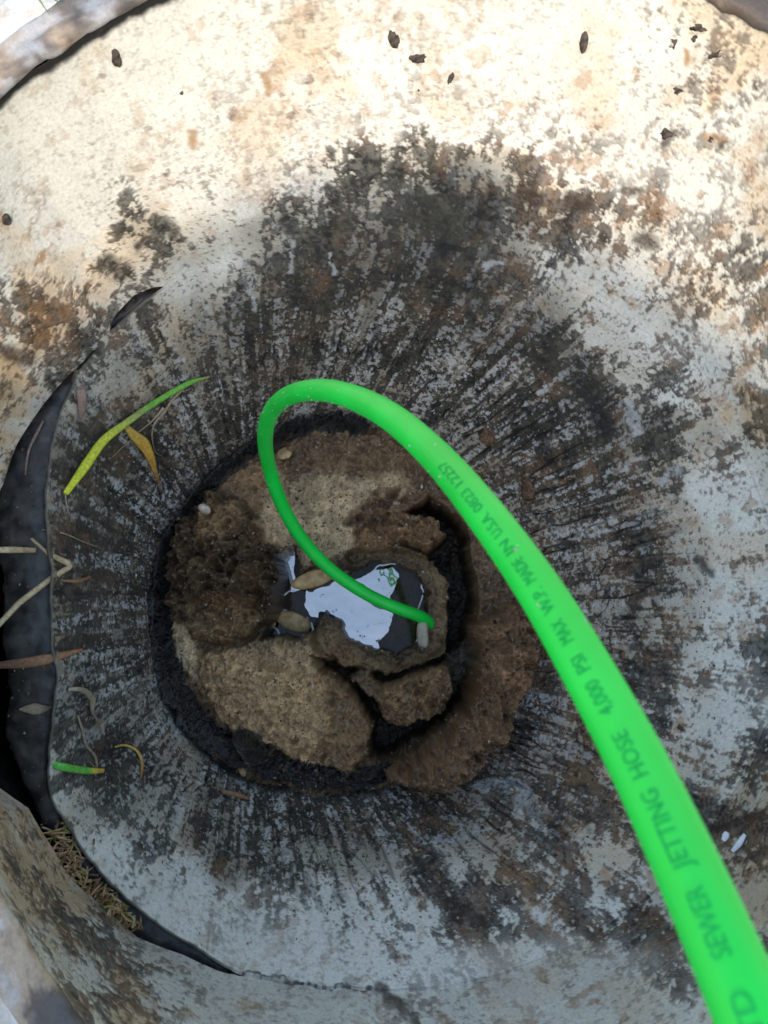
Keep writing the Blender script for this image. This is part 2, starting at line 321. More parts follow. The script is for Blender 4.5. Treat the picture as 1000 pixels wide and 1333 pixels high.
    # fine pepper over everything, finest and densest on the right-hand and lower walls
    pep = sstep(.88, .95, rank(fbm(P, 330, 3, .6, off=41.))) * np.clip(.25 + 1.2 * D, 0, 1)
    colr = lerp(colr, DBROWN, pep * .8)
    rough = .38 + .45 * m + .1 * G
    return np.clip(colr, .004, .9), np.clip(rough, .2, .95), m, D, G, n1, n2, n3

def finish_wall(P, th, t, lower, streak, amp_m, amp_g):
    c, r, m, D, G, n1, n2, n3 = paint(P, th, t, lower, streak)
    du = np.roll(P, -1, 0) - np.roll(P, 1, 0); dv_ = np.gradient(P, axis=1)
    N = np.cross(du, dv_); N /= np.linalg.norm(N, axis=-1)[..., None] + 1e-12
    inward = np.stack([A_TOP[0] - P[..., 0], A_TOP[1] - P[..., 1], 0 * P[..., 0]], -1)
    N *= np.sign((N * inward).sum(-1))[..., None]
    h = m * amp_m * (.3 + 1.4 * n3) + (fbm(P, 9, 3) - .5) * .006 + G * amp_g * (n1 - .5 + n2 - .5 + .8 * (n3 - .5))
    return P, N, h, c, r, m, G

# upper riser wall
NU, NV = 1500, 300
th = np.linspace(-np.pi, np.pi, NU, endpoint=False)
def z_rim(th):
    d = np.abs((th + math.radians(78) + np.pi) % (2 * np.pi) - np.pi)
    return Z_RIM + 0 * (1 - sstep(math.radians(18), math.radians(46), d))
ro = r_out(th)
rr = smooth_periodic(rad(th, P_RIM), 260)
zr = z_rim(th); th_rim = th.copy()
tt = np.linspace(0, 1, NV)
TH, T2 = np.meshgrid(th, tt, indexing='ij')
R = ro[:, None] * (1 - T2) + rr[:, None] * T2 + .012 * np.sin(np.pi * T2) ** .75
gapw = sstep(.0018, .006, ro - edge_r(th))                 # where riser and basin have drifted apart
Z = (z_edge(th) - .004 + .008 * gapw)[:, None] * (1 - T2) + zr[:, None] * T2
P = np.stack([A_TOP[0] + R * np.cos(TH), A_TOP[1] + R * np.sin(TH), Z], -1)
P, N, h, c, r, m, G = finish_wall(P, TH, -T2 * .085, True, 1.0, .0016, .002)
# dark line painted under the rim on the far left, lip shadow and grime together
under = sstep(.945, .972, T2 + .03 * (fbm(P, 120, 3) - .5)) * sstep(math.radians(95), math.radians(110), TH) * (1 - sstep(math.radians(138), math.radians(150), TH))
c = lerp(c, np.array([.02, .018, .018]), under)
h = h * sstep(0, .10, T2)
P = P + N * h[..., None]
RISER_P = P
# thickness at the riser's lower edge
zb = Z[:, 0]
back = np.stack([np.stack([A_TOP[0] + (ro + d) * np.cos(th), A_TOP[1] + (ro + d) * np.sin(th), zb + z_], -1) for d, z_ in ((.024, .025), (.014, .010), (.007, .001), (.0028, -.0008))], 1)
Pf = np.concatenate([back, P], 1); cf = np.concatenate([np.repeat(c[:, :1], 4, 1) * .8, c], 1); rf = np.concatenate([np.repeat(r[:, :1], 4, 1), r], 1)
riser = empty('plastic_riser', (A_TOP[0], A_TOP[1], Z_EDGE))
tag(riser, 'cream white plastic riser ring with rust spots and brown stains, upper half of the shaft', 'riser ring')
raw_mesh('riser_wall', Pf, grid_faces(NU, NV + 4, True), M_wall, riser, np.concatenate([cf, rf[..., None]], -1))
# rim lip and flange
prof = [(0, -.001), (-.003, .002), (-.0035, .005), (-.002, .008), (.002, .0095), (.006, .009), (.012, .0065), (.018, .0075), (.022, .0065), (.024, .002), (.025, -.006), (.0255, -.016)]
def revolve(prof, mat, name, colour_fn, nu=700, parent=riser):
    th_ = np.linspace(-np.pi, np.pi, nu, endpoint=False)
    r_ = np.interp(th_, th_rim, rr, period=2 * np.pi); z_ = z_rim(th_)
    pr = resample(np.array(prof), 40)
    X = np.stack([A_TOP[0] + (r_[:, None] + pr[None, :, 0]) * np.cos(th_)[:, None], A_TOP[1] + (r_[:, None] + pr[None, :, 0]) * np.sin(th_)[:, None], z_[:, None] + pr[None, :, 1]], -1)
    X = X + (fbm(X, 40, 5, .6)[..., None] - .5) * .006
    cc = colour_fn(X)
    return raw_mesh(name, X, grid_faces(nu, 40, True), mat, parent, cc)
def lip_col(X):
    a = rank(fbm(X, 22, 6, .65)); b = rank(fbm(X, 24, 4, .55, off=4))
    cc = lerp(np.broadcast_to(np.array([.10, .075, .06]), X.shape), np.array([.36, .27, .20]), sstep(.3, .7, a))
    cc = lerp(cc, np.array([.07, .065, .07]), sstep(.5, .95, b) * .8); cc = lerp(cc, np.array([.5, .5, .52]), sstep(.75, .98, a) * .6)
    return np.concatenate([cc, np.full(X.shape[:-1] + (1,), .6)], -1)
revolve(prof, M_wall, 'rim_lip', lip_col)
prof2 = [(.0262, -.012), (.030, -.0165), (.045, -.018), (.075, -.022), (.10, -.03), (.102, -.06)]
def fl_col(X):
    a = rank(fbm(X, 18, 5, .6, off=2)); b = rank(fbm(X, 35, 5, .6, off=6))
    cc = lerp(np.broadcast_to(np.array([.66, .64, .62]), X.shape), np.array([.5, .34, .2]), sstep(.6, .9, a) * .45)
    cc = lerp(cc, np.array([.25, .22, .21]), sstep(.80, 1.0, b) * .3)
    return np.concatenate([cc, np.full(X.shape[:-1] + (1,), .45)], -1)
revolve(prof2, M_wall, 'outer_flange', fl_col)

# lower basin wall
NU2, NV2 = 1700, 420
th = np.linspace(-np.pi, np.pi, NU2, endpoint=False)
re_ = edge_r(th); rb_ = smooth_periodic(rad(th, P_BOT), 30)
tt = np.linspace(0, 1, NV2); TH, T2 = np.meshgrid(th, tt, indexing='ij')
e = T2 ** 1.0
A = A_BOT[None, None] * (1 - e)[..., None] + A_TOP[None, None] * e[..., None]
bul = -.006 * np.sin(np.pi * T2)
R = rb_[:, None] * (1 - e) + re_[:, None] * e + bul
Z = (Z_BOT - .008) * (1 - T2) + z_edge(th)[:, None] * T2
P = np.stack([A[..., 0] + R * np.cos(TH), A[..., 1] + R * np.sin(TH), Z], -1)
P, N, h, c, r, m, G = finish_wall(P, TH, (1 - T2) * .10, True, .22, .0016, .0075)
# radial cracks in the crust near the outlet
ang = np.stack([np.cos(TH), np.sin(TH), (1 - T2) * .55], -1)
rid = np.abs(fbm(ang, 11, 3, .5, off=77.) - .5)
cr = (1 - sstep(.006, .022, rid)) * sstep(.12, .2, T2) * (1 - sstep(.40, .62, T2)) * sstep(.35, .7, G) * sstep(.35, .6, fbm(P, 12, 3, off=50.))
rid2 = np.abs(fbm(np.stack([np.cos(TH), np.sin(TH), (1 - T2) * .22], -1), 15, 3, .5, off=33.) - .5)
right = sstep(-.35, .25, np.cos(TH - math.radians(30)))
sect = np.clip(right + .55 * sstep(.2, .7, np.cos(TH - math.radians(-100))), 0, 1)
cr2 = (1 - sstep(.010, .045, rid2)) * sstep(.10, .16, T2) * (1 - sstep(.45, .85, T2 + .3 * (fbm(P, 20, 3, off=81.) - .5))) * sect * sstep(.36, .52, fbm(P, 18, 3, off=61.))
crk = np.clip(cr + .95 * cr2, 0, 1)
c = lerp(c, np.array([.016, .014, .013]), crk * .9)
h = (h - crk * .004) * sstep(0, .07, 1 - T2)
# wet black foot of the wall
foot = 1 - sstep(.03, .10, T2 + .1 * (fbm(P, 25, 4) - .5))
c = lerp(c, np.array([.018, .016, .014]), foot * .85 * (1 - .6 * right)); r = r * (1 - .5 * foot)
P = P + N * h[..., None]
BASIN_P = P
edge_c = np.array([.13, .115, .09]) * (.3 + 1.0 * fbm(P[:, -1:], 40, 4, off=71.))[..., None]
lf = sstep(.0022, .008, r_out(th) - re_)
edge_c = lerp(c[:, -1:], edge_c, lf[:, None])
lfr = sstep(.0022, .008, r_out(th) - re_)
lipv = np.stack([np.stack([A_TOP[0] + (re_ + d) * np.cos(th), A_TOP[1] + (re_ + d) * np.sin(th), z_edge(th) - .001 + (z_ - Z_EDGE + .001) * lfr], -1) for d, z_ in ((.0008, Z_EDGE + .0012), (.002, Z_EDGE + .0014), (.0032, Z_EDGE + .0002), (.0036, Z_EDGE - .004), (.0036, Z_EDGE - .03))], 1)
Pf = np.concatenate([P, lipv], 1); cf = np.concatenate([c, np.repeat(edge_c, 5, 1)], 1); rf = np.concatenate([r, np.repeat(r[:, -1:], 5, 1)], 1)
basin = empty('plastic_basin', (A_BOT[0], A_BOT[1], 0))
tag(basin, 'lower basin of the shaft, mould blackened plastic wall narrowing to the outlet', 'basin')
raw_mesh('basin_wall', Pf, grid_faces(NU2, NV2 + 5, True), M_wall, basin, np.concatenate([cf, rf[..., None]], -1))

# ------------------------------------------------------------------ earth round the rings, ground
nu = 96; a = np.linspace(0, 2 * np.pi, nu, endpoint=False); re0 = np.interp(a, th_rim, rr, period=2 * np.pi)
Z_GROUND = Z_RIM - .055
V = []
for R_e, z_ in ((.07, Z_GROUND), (.07, .44), (.09, .3), (.07, .1), (-.15, .05), (-.30, .05)):
    V.append(np.stack([A_TOP[0] + (re0 + R_e) * np.cos(a), A_TOP[1] + (re0 + R_e) * np.sin(a), np.full(nu, z_)], -1))
V = np.stack(V, 1); V = V + (fbm(V, 25, 4)[..., None] - .5) * .03 * np.array([1, 1, .0])
o = raw_mesh('earth', V, grid_faces(nu, 6, True), M_soil); tag(o, kind='structure')
def shade_heap(x, y):
    """unseen heap of earth added on the near side, shaped to shade the shaft"""
    X = np.stack([x, y, 0 * x], -1)
    e_ = sstep(-.50, -.64, y + .04 * (fbm(X, 6, 3, off=4) - .5)) * (1 - sstep(-.75, -1.6, y))
    k_ = np.interp(x, [-1.4, -.9, -.6, -.40, -.314, -.278, -.229, -.142, -.074, -.011, .035, .083, .148, .188, .239, .32, .45, .65, .95, 1.4], [0, .10, .28, .58, .687, .715, .781, .841, .856, .857, .848, .82, .778, .748, .70, .60, .42, .22, .08, 0])
    return (k_ + .10) * e_ + .03 * (fbm(X, 5, 4, off=2) - .5) * e_
nug = 320; a = np.linspace(0, 2 * np.pi, nug, endpoint=False)
rg0 = np.interp(a, th_rim, rr, period=2 * np.pi)
rg = np.r_[.062, np.linspace(.075, .46, 60), np.linspace(.48, 1.4, 40), 1.8, 2.5, 4, 8, 20]
V = np.stack([np.stack([A_TOP[0] + (rg0 + q) * np.cos(a), A_TOP[1] + (rg0 + q) * np.sin(a), np.full(nug, Z_GROUND)], -1) for q in rg], 1)
V[..., 2] += (fbm(V, 9, 3) - .5) * .015 + shade_heap(V[..., 0], V[..., 1])  # ground includes the heap added to block the sun
o = raw_mesh('ground', V, grid_faces(nug, len(rg), True), M_ground); tag(o, kind='structure')

# ------------------------------------------------------------------ mud floor of the outlet
GM = (.25, .21, .155); BR = (.17, .115, .07); DB = (.07, .046, .028); TN = (.29, .21, .135); BK = (.022, .018, .014); RB = (.125, .08, .052); OL = (.10, .075, .04)
CROP = lambda pts: [(170 + .56 * x, 495 + .56 * y) for x, y in pts]
# features of the mud, lowest first: outline, height, dome, edge softness (px), colour, roughness
FEAT = [
 ([(330,190),(480,125),(610,150),(650,260),(570,330),(520,400),(400,440),(330,400),(285,350),(270,260)], .048, .006, 10, GM, .004),
 ([(330,160),(400,110),(520,95),(620,140),(650,200),(560,235),(480,215),(400,220),(340,230)], .050, .004, 16, (.085,.058,.036), .006),
 ([(170,260),(260,190),(320,190),(310,300),(280,330),(220,290)], .050, .004, 12, (.15,.105,.065), .006),
 ([(85,520),(110,560),(150,610),(175,720),(120,680),(88,600)], .046, .002, 8, (.30,.25,.18), .003),
 ([(105,340),(190,255),(270,290),(320,370),(365,430),(375,500),(330,565),(250,605),(150,600),(98,520)], .060, .028, 9, (.052,.035,.021), .017),
 ([(130,520),(250,500),(330,545),(260,610),(160,600)], .062, .012, 12, (.125,.085,.045), .010),
 ([(180,300),(250,290),(280,340),(230,380),(160,370)], .080, .010, 14, (.13,.09,.055), .012),
 ([(150,640),(290,605),(430,590),(500,680),(545,750),(570,850),(500,915),(350,890),(250,840),(175,750)], .050, .026, 10, TN, .007),
 ([(420,640),(500,690),(550,760),(572,860),(500,912),(420,890),(480,800),(440,700)], .058, .010, 16, (.15,.10,.06), .007),
 ([(270,610),(430,590),(450,650),(400,690),(300,660)], .056, .006, 16, (.26,.20,.135), .006),
 ([(505,400),(600,385),(690,405),(740,470),(752,560),(735,630),(680,668),(600,680),(520,660),(450,640),(425,570),(440,530),(500,560)], .016, .004, 9, (.085,.062,.036), .004),
 ([(440,530),(475,550),(510,600),(560,640),(640,650),(600,690),(500,680),(450,640),(425,590)], .024, .006, 8, (.10,.07,.038), .004),
 ([(338,412),(384,388),(388,470),(480,455),(560,428),(620,418),(672,438),(688,500),(690,560),(668,622),(620,642),(560,622),(512,603),(480,560),(445,532),(425,575),(400,596),(350,600),(305,612),(325,570),(358,480)], -.014, .0, 5, (.10,.08,.055), .002),
 ([(600,330),(700,270),(770,330),(800,420),(805,540),(790,610),(750,660),(745,560),(742,470),(690,400),(620,370)], -.040, 0, 9, BK, .006),
 ([(430,640),(470,650),(560,715),(590,790),(640,815),(740,770),(770,660),(800,640),(780,750),(690,830),(600,885),(562,875),(562,790),(520,720)], -.016, 0, 13, BK, .006),
 ([(530,340),(590,300),(690,300),(740,350),(700,400),(620,375),(560,400),(530,385)], .040, .018, 8, (.13,.085,.052), .015),
 ([(500,330),(560,260),(620,250),(600,310),(550,350)], .036, .012, 10, (.07,.046,.03), .010),
 ([(430,650),(500,668),(600,686),(690,668),(745,640),(752,662),(690,690),(600,712),(500,700)], -.004, 0, 11, (.03, .022, .016), .006),
 ([(580,715),(650,690),(735,668),(765,725),(700,792),(620,800),(578,770)], .036, .030, 7, (.16,.11,.07), .014),
 ([(500,690),(560,670),(590,720),(560,745)], .028, .012, 8, (.11,.08,.05), .010),
 ([(800,560),(870,520),(1020,560),(1020,960),(800,960),(600,930),(590,900),(690,850),(785,770),(800,660)], .068, .050, 9, RB, .016),
 ([(820,640),(900,600),(930,700),(860,760)], .10, .010, 16, (.17,.105,.068), .013),
 ([(745,640),(800,600),(790,680),(770,740),(755,700)], -.01, .01, 10, (.09,.095,.085), .006),
 ([(255,835),(300,818),(350,858),(430,900),(560,905),(585,925),(480,950),(350,935),(280,890)], .052, .014, 7, BK, .012),
]
def sdf(px, py, poly):
    d = np.full(px.shape, 1e9); ins = np.zeros(px.shape, bool); n = len(poly)
    for i in range(n):
        x0, y0 = poly[i]; x1, y1 = poly[(i + 1) % n]; ex, ey = x1 - x0, y1 - y0
        t_ = np.clip(((px - x0) * ex + (py - y0) * ey) / (ex * ex + ey * ey), 0, 1)
        d = np.minimum(d, (px - x0 - t_ * ex) ** 2 + (py - y0 - t_ * ey) ** 2)
        c_ = ((y0 > py) != (y1 > py)) & (px < (x1 - x0) * (py - y0) / (y1 - y0 + 1e-9) + x0)
        ins ^= c_
    return np.sqrt(d) * np.where(ins, 1, -1)
NF = 600
cx0, cy0 = bp(430, 788, Z_BOT)[:2]
gx = np.linspace(-.275, .275, NF) + cx0; gy = np.linspace(-.275, .275, NF) + cy0
X, Y = np.meshgrid(gx, gy, indexing='ij'); P = np.stack([X, Y, np.full_like(X, Z_BOT)], -1)
px, py = project(P)
wx = (fbm(P, 34, 5, .6, off=3.) - .5) * 34; wy = (fbm(P, 34, 5, .6, off=8.) - .5) * 34
hgt = np.full(X.shape, .042); ra = np.full(X.shape, .006); cc = np.broadcast_to(np.array([.075, .052, .034]), X.shape + (3,)).copy()
for poly, H, dome, soft, c_, r__ in FEAT:
    d = sdf(px + wx * .7, py + wy * .7, CROP(poly))
    w = sstep(-soft * .45, soft * .55, d)
    hh = H + dome * np.sqrt(np.clip(d / 42, 0, 1))
    hgt = hgt * (1 - w) + hh * w; ra = ra * (1 - w) + r__ * w
    w2 = sstep(-.5 * soft, .5 * soft, d + 1.1 * soft * (fbm(P, 120, 3, .6, off=H * 99) - .5)); cc = lerp(cc, np.array(c_), w2)
n1 = fbm(P, 45, 5, .58, off=1.); n2 = fbm(P, 220, 5, .62, off=5.); n3 = fbm(P, 110, 4, .6, off=15.)
hgt = hgt + (n1 - .5) * ra * 4.2 + (n3 - .5) * ra * 1.8 + (n2 - .5) * ra * 1.3 + (n2 - .5) * .0028
# granular: little pits and grains
cc = cc * (.45 + 1.9 * n3)[..., None] * (.6 + .8 * n2)[..., None] * np.array([1.46, 1.30, 1.00])
cc = lerp(cc, cc * .35, sstep(.60, .70, fbm(P, 90, 4, .6, off=25.)) * .8 * sstep(.003, .009, ra))
cc = lerp(cc, np.array([.28, .21, .13]), sstep(.80, .90, rank(fbm(P, 330, 3, .6, off=35.))) * .45 * sstep(.03, .09, cc.mean(-1)))
cc = lerp(cc, np.array([.17, .08, .03]), sstep(.72, .9, rank(fbm(P, 40, 4, .6, off=45.))) * .35)
pd = sdf(px + wx * .5, py + wy * .5, CROP(FEAT[12][0]))
wet = np.maximum(sstep(.016, -.002, hgt), sstep(-22, -3, pd)) * .9
cc = cc * (1 - .55 * wet)[..., None]
soak = sstep(.4, .75, fbm(P, 22, 4, .6, off=66.)); cc = cc * (1 - .30 * soak)[..., None]; wet = np.clip(wet + .45 * soak, 0, 1)
rough = np.clip(.50 - .28 * wet - .25 * sstep(.03, .01, cc.mean(-1)), .3, .9)
d_ = np.hypot(X - A_BOT[0], Y - A_BOT[1]); thf = np.arctan2(Y - A_BOT[1], X - A_BOT[0])
lim = np.interp(thf, th, rb_, period=2 * np.pi) + .012
Pm = np.stack([X, Y, Z0 + hgt], -1)
FLOOR_P = Pm
fc = grid_faces(NF, NF, False)
inside = (d_ < lim).reshape(-1)
fc = fc[inside[fc].all(1)]
used = np.unique(fc); remap = np.full(NF * NF, -1); remap[used] = np.arange(len(used))
o = raw_mesh('channel_floor', Pm.reshape(-1, 3)[used], remap[fc], M_mud, None, np.concatenate([cc, rough[..., None]], -1).reshape(-1, 4)[used])
tag(o, kind='structure')

# coarse copy of what one can touch, to rest things on
bv, bf = [], []
def add_coarse(G_, su, sv, closed):
    G_ = G_[::su, ::sv]; off = sum(len(x) for x in bv)
    bv.append(G_.reshape(-1, 3)); bf.append(grid_faces(G_.shape[0], G_.shape[1], closed) + off)
add_coarse(RISER_P, 4, 4, True); add_coarse(BASIN_P, 4, 4, True); add_coarse(FLOOR_P, 3, 3, False)

# ------------------------------------------------------------------ rubber gasket in the gap on the left
INNER_G = [(330,1262),(300,1256),(250,1222),(205,1192),(160,1158),(125,1125),(95,1082),(75,1040),(68,1000),(73,950),(84,880),(76,810),(76,740),(66,650),(78,570),(106,492),(150,432),(185,402),(230,372)]
OUTER_G = [(322,1290),(280,1285),(215,1262),(160,1235),(112,1190),(78,1140),(58,1090),(44,1050),(24,1000),(8,950),(9,900),(3,850),(0,800),(0,750),(-6,690),(-12,630),(8,550),(68,468),(150,385)]
ng, ngv = 360, 26
ii = resample(spline([bp_edge(p, -.014) for p in INNER_G], 300), ng); oo = resample(spline([bp_edge(p, -.016) for p in OUTER_G], 300), ng)
ta = np.arctan2(ii[:, 1] - A_TOP[1], ii[:, 0] - A_TOP[0]); ra_ = np.maximum(np.hypot(ii[:, 0] - A_TOP[0], ii[:, 1] - A_TOP[1]), edge_r(np.linspace(-np.pi, np.pi, 1700, endpoint=False))[((ta + np.pi) / (2 * np.pi) * 1700).astype(int) % 1700] + .0035)
ii[:, 0] = A_TOP[0] + ra_ * np.cos(ta); ii[:, 1] = A_TOP[1] + ra_ * np.sin(ta)
oo[:, :2] += np.stack([fbm(oo, 40, 4, .6) - .5, fbm(oo, 40, 4, .6, off=5.) - .5], -1) * .010
v = np.linspace(0, 1, ngv)
Gp = ii[:, None] * (1 - v)[None, :, None] + oo[:, None] * v[None, :, None]
bulge = np.where(v < 0, v * .05, .010 * np.sqrt(np.clip(1 - (2 * np.clip(v, 0, 1) - 1) ** 2, 0, 1)) - .004)
Gp[..., 2] += bulge[None] + (fbm(Gp, 22, 4, .6) - .5) * .010 - .006 * (v[None] > .97)
roll = Gp[:, -1:] + np.array([0, 0, -.012]); Gp = np.concatenate([Gp, roll, roll + np.array([.01, 0, -.02])], 1)
o = raw_mesh('rubber_gasket', Gp, grid_faces(ng, ngv + 2, False), M_rubber)
tag(o, 'smooth black rubber gasket bulging out of the gap at the left of the shaft', 'gasket')
bd = Gp[int(ng * .36):int(ng * .88), -3] + np.array([.0005, 0, .0004]); bd = bd + (fbm(bd, 45, 3)[:, None] - .5) * .004  # pale bead added as a painted highlight on the gasket's outer edge
bV, bF, _ = tube(bd, .0011 * (.4 + 1.2 * fbm(bd, 60, 3, off=5.)), 8)
M_edge_highlight = noisy('rubber_edge_highlight', (.16, .16, .17), (.42, .42, .44), 160, .3, .4, .001, .6)
raw_mesh('edge_highlight', bV, bF, M_edge_highlight, o)['label'] = 'pale painted highlight along the outer edge of the gasket'
off = sum(len(x) for x in bv); bv.append(Gp.reshape(-1, 3)); bf.append(grid_faces(ng, ngv + 2, False) + off)
BV = np.concatenate(bv); BF = np.concatenate(bf)
tree = BVHTree.FromPolygons(BV.tolist(), BF.tolist())
CAMV = Vector((0, 0, CAM_Z))
def touch(px, py, lift=0.0):
    loc, nor, i, d = tree.ray_cast(CAMV, Vector(ray(px, py)))
    if loc is None: loc = Vector(bp(px, py, Z_EDGE)); nor = Vector((0, 0, 1))
    if nor.dot(CAMV - loc) < 0: nor = -nor
    return np.array(loc + nor * lift), np.array(nor)

# ------------------------------------------------------------------ black tar seal round the outlet (part of the basin)
SEAL = [(480,556),(440,549),(400,554),(360,571),(320,592),(270,634),(236,680),(216,730),(208,790),(212,850),(230,902),(262,945),(300,972),(340,990),(400,1008),(450,1014),(505,1006)]
sp = resample(spline([bp(*p, Z0 + .055) for p in SEAL], 300), 1100)
srad = np.interp(np.linspace(0, 1, 1100), [0, .08, .15, .3, .45, .6, .75, .9, 1], [.006, .010, .011, .013, .014, .014, .015, .016, .010])
SV, SF, _ = tube(sp, srad * .72 * (.45 + 1.1 * fbm(sp, 28, 4, .65, off=6.)), 30)
SV = SV + (fbm(SV, 60, 3, off=3.)[:, None] - .5) * .014 + (fbm(SV, 190, 4, .65, off=9.)[:, None] - .5) * .016 + (fbm(SV, 520, 2, .6, off=19.)[:, None] - .5) * .005
o = raw_mesh('bottom_seal', SV, SF, M_tar, basin); o['label'] = 'wet black tar seal round the outlet'

# ------------------------------------------------------------------ water, sky sheen film, painted glints at its edge
def water_mat():
    m = bpy.data.materials.new('murky_water'); m.use_nodes = True; t = m.node_tree; t.nodes.clear()
    out = t.nodes.new('ShaderNodeOutputMaterial'); mx = t.nodes.new('ShaderNodeMixShader')
    tr = t.nodes.new('ShaderNodeBsdfTransparent'); tr.inputs[0].default_value = (.55, .52, .47, 1)
    gl = t.nodes.new('ShaderNodeBsdfGlossy'); gl.inputs[1].default_value = .04
    fr = t.nodes.new('ShaderNodeFresnel'); fr.inputs[0].default_value = 1.36
    t.links.new(fr.outputs[0], mx.inputs[0]); t.links.new(tr.outputs[0], mx.inputs[1]); t.links.new(gl.outputs[0], mx.inputs[2]); t.links.new(mx.outputs[0], out.inputs[0])
    return m
M_water = water_mat()
m, t, b = mat_base('sky_sheen'); b.inputs['Base Color'].default_value = (.10, .105, .12, 1); b.inputs['Roughness'].default_value = .03; b.inputs['IOR'].default_value = 3.8  # mirror-like film added to stand in for sky reflected on the pool
tc_ = t.nodes.new('ShaderNodeTexCoord'); n_ = t.nodes.new('ShaderNodeTexNoise'); n_.inputs['Scale'].default_value = 16; n_.inputs['Detail'].default_value = 3
b_ = t.nodes.new('ShaderNodeBump'); b_.inputs['Strength'].default_value = .22; b_.inputs['Distance'].default_value = .01
t.links.new(tc_.outputs['Object'], n_.inputs['Vector']); t.links.new(n_.outputs[0], b_.inputs['Height']); t.links.new(b_.outputs[0], b.inputs['Normal'])
n2_ = t.nodes.new('ShaderNodeTexNoise'); n2_.inputs['Scale'].default_value = 130; n2_.inputs['Detail'].default_value = 6; n2_.inputs['Roughness'].default_value = .7
r_ = t.nodes.new('ShaderNodeValToRGB'); r_.color_ramp.elements[0].position = .61; r_.color_ramp.elements[1].position = .66; r_.color_ramp.elements[0].color = (1, 1, 1, 1); r_.color_ramp.elements[1].color = (.0, .0, .0, 1)
t.links.new(tc_.outputs['Object'], n2_.inputs['Vector']); t.links.new(n2_.outputs[0], r_.inputs[0]); t.links.new(r_.outputs[0], b.inputs['Alpha'])
M_sky_sheen = m
M_glint_plastic = noisy('glint_and_plastic_white', (.75, .76, .8), (.85, .85, .88), 300, .3, .2, .001, .6)  # white of the painted water glints, also of the plastic slivers
wc = bp(462, 785, Z0)
pool = np.array(CROP(FEAT[12][0])); pool = resample(np.vstack([pool, pool[:1]]), 81)[:-1]; pc = pool.mean(0)
V = np.stack([np.stack([bp(*(pc + (q - pc) * k_), Z0) for q in pool]) for k_ in (.01, .5, .8, 1.08)], 1); nw = 80
o = raw_mesh('water', V, grid_faces(nw, 4, True), M_water); tag(o, kind='structure')
FILM = [(398,770),(412,762),(440,750),(450,757),(470,752),(490,742),(512,738),(521,750),(514,764),(507,776),(512,792),(510,808),(506,820),(499,829),(492,836),(496,846),(482,843),(466,838),(455,834),(447,816),(438,803),(427,796),(416,796),(414,804),(404,802),(397,788)]
FILM2 = [(360,727),(378,716),(385,719),(383,742),(389,768),(379,771),(377,755),(371,741)]
bm = bmesh.new()
for poly in (FILM, FILM2):
    pts = np.array(poly + poly[:1], float); pts = resample(pts, 260)[:-1]
    n3d = np.c_[pts, np.zeros(len(pts))]
    pts = pts + np.stack([fbm(n3d, .09, 4, .65) - .5, fbm(n3d, .09, 4, .65, off=40.) - .5], -1) * np.array([6, 6])
    vs = [bm.verts.new(bp(x, y, Z0 + .0016)) for x, y in pts]
    bm.faces.new(vs)
bmesh.ops.triangulate(bm, faces=bm.faces[:])
me = bpy.data.meshes.new('sky_sheen_film'); bm.to_mesh(me); bm.free(); me.materials.append(M_sky_sheen)
o = bpy.data.objects.new('sky_sheen_film', me); col.objects.link(o); tag(o, kind='stuff')
fv, ff, k = [], [], 0  # white tubes standing in for sky glints along the meniscus
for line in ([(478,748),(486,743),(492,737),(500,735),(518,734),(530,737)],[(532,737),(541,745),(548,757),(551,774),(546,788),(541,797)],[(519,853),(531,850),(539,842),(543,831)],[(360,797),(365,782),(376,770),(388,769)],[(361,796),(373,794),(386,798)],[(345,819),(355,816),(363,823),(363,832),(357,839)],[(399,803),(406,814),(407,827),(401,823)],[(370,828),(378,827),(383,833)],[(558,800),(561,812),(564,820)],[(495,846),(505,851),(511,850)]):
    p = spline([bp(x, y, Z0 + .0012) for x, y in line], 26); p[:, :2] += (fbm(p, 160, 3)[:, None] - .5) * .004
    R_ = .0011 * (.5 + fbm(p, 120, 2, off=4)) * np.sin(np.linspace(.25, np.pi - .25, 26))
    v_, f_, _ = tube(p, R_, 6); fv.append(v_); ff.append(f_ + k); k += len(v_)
o = raw_mesh('meniscus_glints', np.concatenate(fv), np.concatenate(ff), M_glint_plastic); tag(o, kind='stuff')

# ------------------------------------------------------------------ green jetting hose
HP = [(560,812,1.035),(551,803,1.015),(520,793,1.005),(480,776,.995),(430,743,.975),(392,702,.95),(365,655,.915),(349,605,.865),(344,568,.80),(351,536,.725),(374,514,.65),(412,506,.575),(455,514,.51),(510,541,.44),(565,590,.383),(620,653,.325),(700,762,.272),(770,881,.235),(840,1010,.207),(900,1140,.185),(945,1240,.172),(985,1335,.163),(1032,1455,.152)]
HK = .83
hp = np.array([at_depth(x, y, d * HK) for x, y, d in HP])
hp = np.vstack([hp, [(.086, -.118, .926), (.122, -.158, .926), (.18, -.19, .90), (.28, -.215, .84), (.40, -.225, .75), (.52, -.23, .64), (.66, -.24, .578), (.9, -.22, .572), (1.3, -.1, .572)]])
for _ in range(1):
    hp[1:-1] = hp[1:-1] * .8 + .1 * (hp[:-2] + hp[2:])
hp = resample(spline(hp, 2400), 1400)
for _ in range(40): hp[1:-1] = .5 * hp[1:-1] + .25 * (hp[:-2] + hp[2:])
HR = .00815 * HK
hv, hf, (hT, hN, hB) = tube(hp, HR, 36)
ncap = len(hv); hv = np.vstack([hv, hp[:1], hp[-1:]])
hose = empty('jetting_hose', tuple(hp[0]))
tag(hose, 'bright green jetting hose curling down the shaft with printed lettering along it', 'hose')
o = raw_mesh('hose_jacket', hv[:-2], hf, M_hose, hose)
bm = bmesh.new(); bm.from_mesh(o.data); bm.verts.ensure_lookup_table()
